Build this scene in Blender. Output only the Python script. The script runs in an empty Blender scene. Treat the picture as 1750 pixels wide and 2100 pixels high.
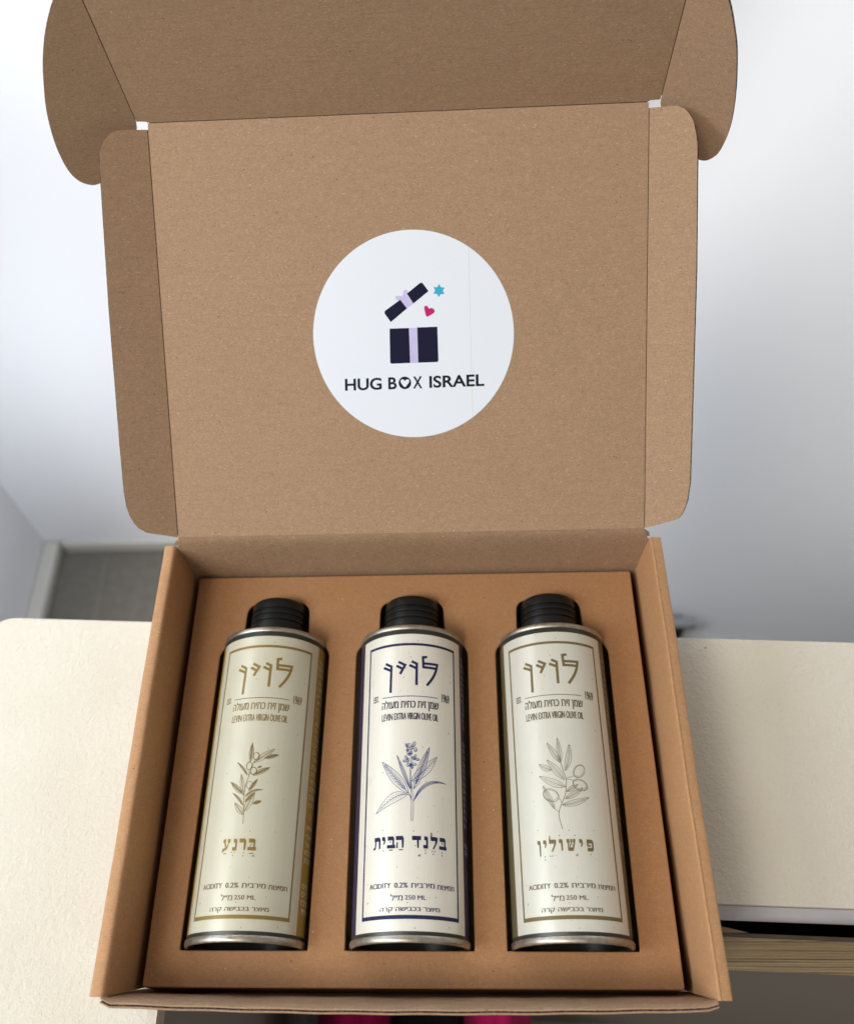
import bpy, bmesh, math, random
from mathutils import Vector, Matrix, Quaternion
from mathutils.geometry import tessellate_polygon
R_ = math.radians
SC = bpy.context.scene
COL = SC.collection
random.seed(7)
U = 0.01   # all lengths below are centimetres, turned into metres here

# ---------------------------------------------------------------- camera
cam_d = bpy.data.cameras.new('camera'); cam = bpy.data.objects.new('camera', cam_d); COL.objects.link(cam)
cam_d.sensor_fit = 'HORIZONTAL'; cam_d.sensor_width = 36.0
cam_d.lens = 36.0 * 1961.94 / 1750.0
cam_d.shift_x = (875 - 832.9) / 1750.0
cam_d.shift_y = -(1050 - 961.12) / 1750.0
cam_d.clip_start = 0.01; cam_d.clip_end = 50
CM = ((0.99835795, 0.02295944, 0.05248115), (0.00940486, 0.83803587, -0.54553408), (-0.05650624, 0.54513186, 0.83644384))
mw = Matrix(CM).to_4x4(); mw.translation = Vector((2.6676, -3.2562, 45.5881)) * U
cam.matrix_world = mw
cam_d.dof.use_dof = True; cam_d.dof.focus_distance = 0.46; cam_d.dof.aperture_fstop = 9.5
SC.camera = cam

# ---------------------------------------------------------------- light
w = bpy.data.worlds.new('World'); SC.world = w; w.use_nodes = True
bg = w.node_tree.nodes['Background']; bg.inputs[0].default_value = (1.0, 0.90, 0.79, 1); bg.inputs[1].default_value = 0.33
def area(name, loc, target, sx, sy, power, col):
    l = bpy.data.lights.new(name, 'AREA'); l.shape = 'RECTANGLE'; l.size = sx * U; l.size_y = sy * U; l.energy = power; l.color = col
    o = bpy.data.objects.new(name, l); COL.objects.link(o); o.location = Vector(loc) * U
    o.rotation_euler = (Vector(target) - Vector(loc)).to_track_quat('-Z', 'Y').to_euler(); return o
area('window_light', (-92, -14, 72), (0, 12, -2), 50, 50, 9.4, (0.86, 0.935, 1.0))
area('overhead_window_light', (-210, -225, 430), (0, 10, -20), 150, 150, 148.0, (1.0, 0.93, 0.83))
area('back_wall_fill_light', (-38, 40, 90), (-38, 90, 90), 70, 30, 36.0, (0.90, 0.95, 1.0))  # added fill lamp, aimed only at the back wall to brighten it
area('slope_fill_light', (110, 175, 85), (95, 105, -40), 100, 90, 12.5, (0.80, 0.89, 1.0))  # added fill lamp that lifts the upper part of the sloping wall
area('low_left_fill_light', (-60, 36, -48), (-30, 82, -78), 30, 40, 1.5, (0.92, 0.95, 1.0))  # added low fill, out of view at left, for the dark wall foot
SC.view_settings.view_transform = 'Standard'; SC.view_settings.look = 'None'; SC.view_settings.exposure = 0.0; SC.view_settings.gamma = 1

# ---------------------------------------------------------------- materials
def newmat(name):
    m = bpy.data.materials.new(name); m.use_nodes = True; nt = m.node_tree
    return m, nt, nt.nodes['Principled BSDF']
class NB:
    def __init__(s, nt): s.nt = nt; s.tc = nt.nodes.new('ShaderNodeTexCoord').outputs['Object']
    def map(s, scale, rot=(0, 0, 0)):
        n = s.nt.nodes.new('ShaderNodeMapping'); n.inputs['Scale'].default_value = scale; n.inputs['Rotation'].default_value = rot
        s.nt.links.new(s.tc, n.inputs[0]); return n.outputs[0]
    def noise(s, vec, scale, detail=4, rough=.5, dist=0):
        n = s.nt.nodes.new('ShaderNodeTexNoise'); s.nt.links.new(vec, n.inputs['Vector']); n.inputs['Scale'].default_value = scale
        n.inputs['Detail'].default_value = detail; n.inputs['Roughness'].default_value = rough; n.inputs['Distortion'].default_value = dist
        return n.outputs[0]
    def voro(s, vec, scale, rnd=1.0):
        n = s.nt.nodes.new('ShaderNodeTexVoronoi'); s.nt.links.new(vec, n.inputs['Vector']); n.inputs['Scale'].default_value = scale
        n.inputs['Randomness'].default_value = rnd
        return n.outputs
    def rng(s, v, a, b, c, d):
        n = s.nt.nodes.new('ShaderNodeMapRange'); s.nt.links.new(v, n.inputs[0])
        for i, x in zip((1, 2, 3, 4), (a, b, c, d)): n.inputs[i].default_value = x
        return n.outputs[0]
    def math(s, op, a, b=None):
        n = s.nt.nodes.new('ShaderNodeMath'); n.operation = op
        for i, x in enumerate((a, b)):
            if x is None: continue
            if isinstance(x, (int, float)): n.inputs[i].default_value = x
            else: s.nt.links.new(x, n.inputs[i])
        return n.outputs[0]
    def mix(s, fac, a, b, mode='MIX'):
        n = s.nt.nodes.new('ShaderNodeMix'); n.data_type = 'RGBA'; n.blend_type = mode
        for i, x in ((0, fac), (6, a), (7, b)):
            if isinstance(x, (int, float)): n.inputs[i].default_value = x
            elif isinstance(x, tuple): n.inputs[i].default_value = (*x, 1) if len(x) == 3 else x
            else: s.nt.links.new(x, n.inputs[i])
        return n.outputs[2]
    def bump(s, h, strength, dist, bsdf, prev=None):
        n = s.nt.nodes.new('ShaderNodeBump'); n.inputs['Strength'].default_value = strength; n.inputs['Distance'].default_value = dist
        s.nt.links.new(h, n.inputs['Height'])
        if prev: s.nt.links.new(prev, n.inputs['Normal'])
        s.nt.links.new(n.outputs[0], bsdf.inputs['Normal']); return n.outputs[0]

def kraft(name, base, fleck=1.0, flute=0.0, rough=.78, flip=False):
    m, nt, b = newmat(name); N = NB(nt)
    o = N.tc
    dark = tuple(c * .80 for c in base); light = tuple(min(1, c * 1.17) for c in base)
    col = N.mix(N.rng(N.noise(o, 14, 3), .3, .7, 0, 1), tuple(c * .95 for c in base), tuple((base[0] * 1.05, base[1] * 1.02, base[2] * 1.0)))
    mot = N.noise(o, 380, 6, .75, 1.2)                      # pulp mottling ~2 mm
    col = N.mix(N.rng(mot, .38, .62, 0, 1.0), col, light)
    mot2 = N.noise(o, 1500, 3, .7, 2.0)
    col = N.mix(N.rng(mot2, .46, .64, 0, min(1, .85 * fleck)), col, dark)
    # fibres: thin curved dark and pale hairs
    warp = N.noise(o, 260, 2); 
    for k, (rot, sc, c2, amt) in enumerate(((.5, (700, 2600, 900), tuple(c * .45 for c in base), .55), (-.8, (650, 2500, 900), tuple(c * .5 for c in base), .5), (1.5, (700, 2600, 900), (base[0] * 1.75, base[1] * 1.8, base[2] * 1.9), .55))):
        f = N.noise(N.map(sc, (0, 0, rot)), 1.0, 1, .5, 1.6)
        col = N.mix(N.rng(f, .66, .73, 0, min(1, amt * fleck)), col, c2)
    v = N.voro(o, 190)
    sp = N.rng(v[0], .03, .09, 1, 0)
    pick = N.rng(N.noise(o, 90, 1), .56, .6, 0, 1)
    col = N.mix(N.math('MULTIPLY', sp, pick), col, tuple(c * .22 for c in base))
    v2 = N.voro(N.map((1, 1, 1), (0.3, .4, .5)), 230)
    sp2 = N.rng(v2[0], .03, .085, 1, 0); pick2 = N.rng(N.noise(o, 70, 1), .58, .62, 0, .8)
    col = N.mix(N.math('MULTIPLY', sp2, pick2), col, (.75, .62, .48))
    h = N.math('ADD', N.math('MULTIPLY', mot, .6), N.math('MULTIPLY', mot2, .4))
    pn = N.bump(h, .35, .00012, b)
    if flute:
        vec = N.map((60, 700, 60))
        fl = N.noise(vec, 1.0, 2, .5)
        col = N.mix(N.rng(fl, .55, .75, 0, .22 * flute), col, dark)
        wv = N.noise(N.map((22, 22, 22)), 1.0, 2)
        pn = N.bump(N.math('ADD', N.math('MULTIPLY', fl, .25), N.math('MULTIPLY', wv, 3.0)), .5, .0006, b, pn)
    else:
        wv = N.noise(N.map((30, 30, 30)), 1.0, 2)
        pn = N.bump(wv, .35, .0012, b, pn)
    nt.links.new(col, b.inputs['Base Color']); b.inputs['Roughness'].default_value = rough; b.inputs['Specular IOR Level'].default_value = .25
    return m
K_IN = kraft('kraft_inner_liner', (.345, .228, .143), 1.7, 1.8)
K_OUT = kraft('kraft_outer_liner', (.43, .242, .122), 1.0, 0.0, .62)
K_INS = kraft('kraft_insert_board', (.335, .172, .078), 1.0, 0.0, .62)
def flute_mat():
    m, nt, b = newmat('corrugated_core'); N = NB(nt)
    f = N.noise(N.map((500, 500, 500)), 1.0, 2)
    col = N.mix(N.rng(f, .42, .6, 0, 1), (.035, .022, .015), (.24, .15, .095))
    nt.links.new(col, b.inputs['Base Color']); b.inputs['Roughness'].default_value = .9; return m
K_CORE = flute_mat()
def plain(name, col, rough=.5, metal=0.0, spec=.5, bumps=None, var=0.0):
    m, nt, b = newmat(name); N = NB(nt)
    if var:
        n = N.noise(N.tc, 60, 3); c = N.mix(N.rng(n, .35, .65, 0, 1), tuple(x * (1 - var) for x in col), tuple(min(1, x * (1 + var)) for x in col)); nt.links.new(c, b.inputs['Base Color'])
    else: b.inputs['Base Color'].default_value = (*col, 1)
    b.inputs['Roughness'].default_value = rough; b.inputs['Metallic'].default_value = metal; b.inputs['Specular IOR Level'].default_value = spec
    if bumps: N.bump(N.noise(N.map(bumps[0]), 1.0, 3), bumps[1], bumps[2], b)
    return m
K_CREASE = plain('shaded_crease_paper', (.17, .10, .062), .9)  # darker than the kraft: shade inside the folds put into the colour
def cream(name, col):
    # satin lacquer printed on metal: slightly metallic, faint vertical print grain and grey smudges
    m, nt, b = newmat(name); N = NB(nt)
    g = N.noise(N.map((1400, 60, 1400)), 1.0, 2)
    c = N.mix(N.rng(g, .3, .7, 0, .5), col, tuple(x * .94 for x in col))
    s = N.noise(N.tc, 70, 4, .6)
    c = N.mix(N.rng(s, .62, .8, 0, .25), c, (.42, .42, .38))
    nt.links.new(c, b.inputs['Base Color']); b.inputs['Metallic'].default_value = .15
    r = N.rng(N.noise(N.tc, 220, 4), .3, .7, .30, .38); nt.links.new(r, b.inputs['Roughness'])
    b.inputs['Coat Weight'].default_value = .25; b.inputs['Coat Roughness'].default_value = .28
    N.bump(N.noise(N.map((500, 14, 500)), 1.0, 2), .06, .0002, b)
    return m
CREAM = {'L': cream('greenish_cream_lacquer', (.575, .56, .44)), 'M': cream('warm_cream_lacquer', (.745, .725, .645)), 'R': cream('pale_cream_lacquer', (.63, .63, .555))}
def brushed():
    m, nt, b = newmat('tinplate_seam'); N = NB(nt)
    n = N.noise(N.tc, 400, 4, .6)
    c = N.mix(N.rng(n, .35, .65, 0, 1), (.38, .35, .295), (.50, .465, .40))
    sc = N.noise(N.map((120, 900, 120)), 1.0, 2); c = N.mix(N.rng(sc, .66, .7, 0, .6), c, (.25, .23, .2))
    nt.links.new(c, b.inputs['Base Color']); b.inputs['Metallic'].default_value = .95
    nt.links.new(N.rng(n, .3, .7, .36, .5), b.inputs['Roughness']); return m
TIN = brushed()
CAPM = plain('black_ridged_plastic', (.007, .008, .008), .4, 0, .35, ((300, 300, 300), .12, .0002), .25)
BLACKB = plain('black_lacquer_band', (.022, .025, .022), .4, 0, .5)
INK = {'L': plain('gold_ink', (.25, .165, .045), .42, .25), 'M': plain('navy_ink', (.016, .018, .07), .6, 0, .2), 'R': plain('olive_ink', (.165, .12, .05), .45, .1, .3)}
FINE = {'L': plain('brown_gold_fine_ink', (.20, .14, .055), .5, .1), 'M': plain('blue_fine_ink', (.03, .05, .20), .6, 0, .2), 'R': plain('olive_fine_ink', (.17, .15, .10), .5)}
BAND = {'L': plain('gold_side_lacquer', (.33, .215, .045), .45, .1), 'M': plain('navy_side_lacquer', (.022, .02, .055), .42, 0), 'R': plain('olive_side_lacquer', (.12, .10, .05), .42, .1)}
BTXT = {'L': plain('pale_side_lettering', (.62, .58, .42), .5), 'M': plain('grey_side_lettering', (.42, .42, .45), .5), 'R': plain('pale_olive_side_lettering', (.42, .40, .32), .5)}
SPECK = plain('dark_print_flecks', (.11, .105, .09), .6)
STK = plain('white_sticker_paper', (.71, .765, .855), .5, 0, .4, ((200, 200, 200), .05, .0002))
NAVY = plain('dark_navy_print', (.009, .009, .032), .7, 0, .12); LIL = plain('lilac_print', (.50, .47, .76), .45, var=.05); MAG = plain('magenta_print', (.50, .015, .15), .7, 0, .15)
CYA = plain('cyan_print', (.04, .38, .58), .7, 0, .15); CHAR = plain('charcoal_print', (.01, .012, .018), .7, 0, .12); BEI = plain('beige_hairline', (.62, .60, .52), .5)
RED = plain('red_fleck', (.45, .02, .02), .6)
def plaster():
    m, nt, b = newmat('rough_painted_plaster'); N = NB(nt)
    n1 = N.noise(N.tc, 420, 3, .5, .3); n2 = N.noise(N.tc, 900, 2, .5, .2); n3 = N.noise(N.tc, 9, 2)
    c = N.mix(N.rng(n3, .35, .65, 0, 1), (.605, .57, .485), (.65, .62, .545))
    v = N.voro(N.tc, 42); sp = N.math('MULTIPLY', N.rng(v[0], .018, .03, 1, 0), N.rng(N.noise(N.tc, 17, 1), .55, .58, 0, 1))
    c = N.mix(sp, c, (.08, .06, .05))
    nt.links.new(c, b.inputs['Base Color']); b.inputs['Roughness'].default_value = .8; b.inputs['Specular IOR Level'].default_value = .2
    N.bump(N.math('ADD', N.math('MULTIPLY', n1, .75), N.math('MULTIPLY', n2, .25)), .75, .0012, b); return m
PLASTER = plaster()
LILACP = plain('lilac_grey_paint', (.56, .57, .64), .5, 0, .4, ((80, 80, 80), .1, .0005), .04)
WHITEP = plain('smooth_white_paint', (.785, .805, .845), .6, 0, .3)
GREYP = plain('dark_grey_surface', (.125, .114, .097), .6, 0, .4, None, .08)
FLOORL = plain('taupe_floor', (.36, .345, .325), .7, 0, .3, None, .08)
DARK = plain('rail_shadow_black', (.01, .009, .008), .9)
def wood():
    m, nt, b = newmat('raw_board_edge'); N = NB(nt)
    g = N.noise(N.map((9, 1400, 900)), 1.0, 4, .6, .6); g2 = N.noise(N.map((60, 2600, 2600)), 1.0, 4, .7)
    c = N.mix(N.rng(g, .3, .7, 0, 1), (.19, .145, .08), (.37, .285, .17))
    c = N.mix(N.rng(g, .33, .41, .9, 0), c, (.03, .02, .01)); c = N.mix(N.rng(g2, .5, .75, 0, .6), c, (.17, .12, .06))
    nt.links.new(c, b.inputs['Base Color']); b.inputs['Roughness'].default_value = .85
    N.bump(N.math('ADD', g, g2), .6, .0008, b); return m
WOOD = wood()
WOODD = plain('dark_veneer', (.07, .055, .045), .7, 0, .3, ((20, 900, 900), .3, .0005), .15)
def knit(name, col):
    m, nt, b = newmat(name); N = NB(nt)
    n = N.noise(N.map((900, 120, 120)), 1.0, 3)
    c = N.mix(N.rng(n, .3, .7, 0, 1), tuple(x * .7 for x in col), col); nt.links.new(c, b.inputs['Base Color'])
    b.inputs['Roughness'].default_value = .95; N.bump(n, .5, .002, b); return m
PINK = knit('magenta_knit', (.62, .006, .16)); BLKC = knit('black_cloth', (.012, .011, .012))

# ---------------------------------------------------------------- mesh helpers
ROOTLOC = {}; MB = {}
def root(name, loc, label, cat, group=None):
    o = bpy.data.objects.new(name, None); COL.objects.link(o); o.location = Vector(loc) * U; o.empty_display_size = .02
    o['label'] = label; o['category'] = cat
    if group: o['group'] = group
    ROOTLOC[o.name] = Vector(loc); return o
def rootloc(o):
    while o.parent: o = o.parent
    return ROOTLOC.get(o.name, Vector((0, 0, 0)))
def tag(o, label=None, cat=None, kind=None, group=None):
    for k, v in (('label', label), ('category', cat), ('kind', kind), ('group', group)):
        if v: o[k] = v
    return o
def mk(name, verts, faces, mats, parent=None, midx=None, smooth=False, frame=None, bevel=0, sharp=None):
    """verts in world cm, or in the local axes of frame=(origin, Matrix3) whose rotation the object then keeps"""
    me = bpy.data.meshes.new(name)
    me.from_pydata([Vector(v) * U for v in verts], [], faces)
    if not isinstance(mats, (list, tuple)): mats = [mats]
    for m in mats: me.materials.append(m)
    if midx: me.polygons.foreach_set('material_index', midx)
    if smooth: me.polygons.foreach_set('use_smooth', [True] * len(me.polygons))
    me.update(); bm = bmesh.new(); bm.from_mesh(me); bmesh.ops.recalc_face_normals(bm, faces=bm.faces) if frame != 'keep' and not name.startswith('_') and sharp != 'flat' else None
    bm.to_mesh(me); bm.free()
    if smooth and sharp != 'none': me.set_sharp_from_angle(angle=R_(35))
    o = bpy.data.objects.new(name, me); COL.objects.link(o)
    rl = rootloc(parent) if parent else Vector((0, 0, 0))
    if frame and frame != 'keep': M = Matrix.Translation((Vector(frame[0]) - rl) * U) @ frame[1].to_4x4()
    else: M = Matrix.Translation(-rl * U)
    MB[o.name] = M
    if parent:
        o.parent = parent
        if parent.parent: M = MB[parent.name].inverted() @ M     # the parent part carries a frame of its own
    o.matrix_basis = M
    if bevel:
        b = o.modifiers.new('bevel', 'BEVEL'); b.width = bevel * U; b.segments = 2; b.limit_method = 'ANGLE'; b.angle_limit = R_(40)
    return o
def tess(poly):
    return [tuple(t) for t in tessellate_polygon([[Vector((x, y, 0)) for x, y in poly]])]
def board(name, outline, t, frame, parent, face=None, core=None, z=0.0, back=None):
    """corrugated board: inner liner, recessed fluted core and outer liner, from a flat outline (local x, y; face at z, back at z-t)"""
    face = face or K_IN; back = back or K_OUT; core = core or K_CORE
    n = len(outline); A = sum(outline[i][0] * outline[(i + 1) % n][1] - outline[(i + 1) % n][0] * outline[i][1] for i in range(n))
    if A < 0: outline = outline[::-1]
    # inset outline for the core
    ins = []
    for i in range(n):
        a, b, c = Vector(outline[i - 1]), Vector(outline[i]), Vector(outline[(i + 1) % n])
        d1 = (b - a).normalized(); d2 = (c - b).normalized(); nn = Vector((-(d1.y + d2.y), d1.x + d2.x))
        nn = nn.normalized() if nn.length > 1e-6 else Vector((-d1.y, d1.x)); ins.append(b + nn * .035)
    lv = [(outline, z), (outline, z - .016), (ins, z - .022), (ins, z - t + .022), (outline, z - t + .016), (outline, z - t)]
    V = []; F = []; MI = []
    for ol, zz in lv: V += [(p[0], p[1], zz) for p in ol]
    for k in range(5):
        for i in range(n):
            j = (i + 1) % n; F.append((k * n + j, k * n + i, (k + 1) * n + i, (k + 1) * n + j)); MI.append(2)
    for tri in tess(outline):
        F.append(tri); MI.append(0); F.append(tuple(5 * n + q for q in tri[::-1])); MI.append(1)
    return mk(name, V, F, [face, back, core], parent, MI, frame=frame)
def rounded(pts, radii, seg=6):
    out = []; n = len(pts)
    for i in range(n):
        r = radii[i] if isinstance(radii, (list, tuple)) else radii
        a, b, c = Vector(pts[i - 1]), Vector(pts[i]), Vector(pts[(i + 1) % n])
        if r <= 0: out.append(tuple(b)); continue
        p0 = b + (a - b).normalized() * r; p1 = b + (c - b).normalized() * r
        for k in range(seg + 1):
            t = k / seg; q = p0 * (1 - t) ** 2 + b * 2 * t * (1 - t) + p1 * t * t; out.append(tuple(q))
    return out
def extrude_profile(name, prof, axis, a0, a1, mats, parent, smooth=True, mi=None, n=1, wob=None, caps=True, wx=None, shear=0):
    """closed profile extruded along 'x' or 'y'; prof = list of (p, z)"""
    m = len(prof); V = []; F = []; MI = []
    for k in range(n + 1):
        t0 = a0 + (a1 - a0) * k / n
        for (p, z) in prof:
            t = t0 + (shear * -z * (1 - k / n) if shear else 0)
            if wob: p, z = wob(t0, p, z)
            V.append((t * (wx(z) if wx else 1), p, z) if axis == 'x' else (p, t, z))
    for k in range(n):
        for i in range(m):
            j = (i + 1) % m; F.append((k * m + i, k * m + j, (k + 1) * m + j, (k + 1) * m + i)); MI.append(mi[i] if mi else 0)
    if caps:
        tr = tess([(p, z) for p, z in prof])
        for t in tr: F.append(t); MI.append(0); F.append(tuple(n * m + q for q in t[::-1])); MI.append(0)
    return mk(name, V, F, mats, parent, MI, smooth=smooth)
def catmull(pts, k=6, closed=False):
    n = len(pts); out = []
    rngs = range(n) if closed else range(n - 1)
    g = lambda i: Vector(pts[i % n]) if closed else Vector(pts[max(0, min(n - 1, i))])
    for i in rngs:
        p0, p1, p2, p3 = g(i - 1), g(i), g(i + 1), g(i + 2)
        for j in range(k):
            t = j / k; out.append(.5 * ((2 * p1) + (p2 - p0) * t + (2 * p0 - 5 * p1 + 4 * p2 - p3) * t * t + (-p0 + 3 * p1 - 3 * p2 + p3) * t ** 3))
    if not closed: out.append(Vector(pts[-1]))
    return out
def ribbon(V, F, pts, w, w1=None, closed=False):
    pts = [Vector(p) for p in pts]; n = len(pts); w1 = w if w1 is None else w1; b = len(V)
    for i, p in enumerate(pts):
        a = pts[i - 1] if (i > 0 or closed) else p; c = pts[(i + 1) % n] if (i < n - 1 or closed) else p
        d1 = (p - a); d2 = (c - p)
        d1 = d1.normalized() if d1.length > 1e-9 else d2.normalized(); d2 = d2.normalized() if d2.length > 1e-9 else d1
        t = (d1 + d2); t = t.normalized() if t.length > 1e-6 else d1
        nn = Vector((-t.y, t.x)); cs = max(.35, nn.dot(Vector((-d1.y, d1.x)))); ww = (w + (w1 - w) * i / max(1, n - 1)) / 2 / cs
        V.append(tuple(p + nn * ww)); V.append(tuple(p - nn * ww))
    for i in range(n if closed else n - 1):
        j = (i + 1) % n; F.append((b + 2 * i, b + 2 * j, b + 2 * j + 1, b + 2 * i + 1))
_tc = bpy.data.curves.new('text_source', 'FONT'); _to = bpy.data.objects.new('text_source', _tc); COL.objects.link(_to)
def _tm(body):
    _tc.body = body; bpy.context.view_layer.update()
    me = bpy.data.meshes.new_from_object(_to.evaluated_get(bpy.context.evaluated_depsgraph_get()))
    V = [(v.co.x, v.co.y) for v in me.vertices]; F = [tuple(p.vertices) for p in me.polygons]; bpy.data.meshes.remove(me)
    return V, F
def text_mesh(body, bold=0.0, res=3, cut=True):
    """outline text as flat faces in a unit box; the letter tav is drawn as het plus a foot, its own outline self-overlaps"""
    _tc.offset = bold; _tc.resolution_u = res
    tav, het = chr(0x5ea), chr(0x5d7)
    sub = body.replace(tav, het); V, F = _tm(sub)
    for i, ch in enumerate(body):
        if ch == tav:
            px = max([v[0] for v in _tm(sub[:i])[0]], default=-1) if sub[:i].strip() else -1
            xl = min(v[0] for v in V if v[0] > px + .01 and v[1] < .3)
            b = len(V); V = V + [(xl - .07, 0.0), (xl + .04, 0.0), (xl + .04, .075), (xl - .07, .06)]; F = F + [(b, b + 1, b + 2, b + 3)]
    x0 = min(v[0] for v in V); x1 = max(v[0] for v in V); y0 = min(v[1] for v in V); y1 = max(v[1] for v in V)
    return [((x - x0) / (x1 - x0), (y - y0) / (y1 - y0)) for x, y in V], F
RIMP = plain('pale_rim_paint', (.47, .465, .435), .6); GREYP2 = plain('grey_stripe', (.14, .128, .11), .6); RAILP = plain('pale_grey_rail', (.24, .25, .26), .5)
FACEP = plain('board_face_paint', (.135, .127, .11), .6, 0, .3)
ENDM = plain('shaded_recess_tin', (.10, .105, .095), .38, .8, .5)  # tin darkened to carry the shade inside the can-end recess

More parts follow.
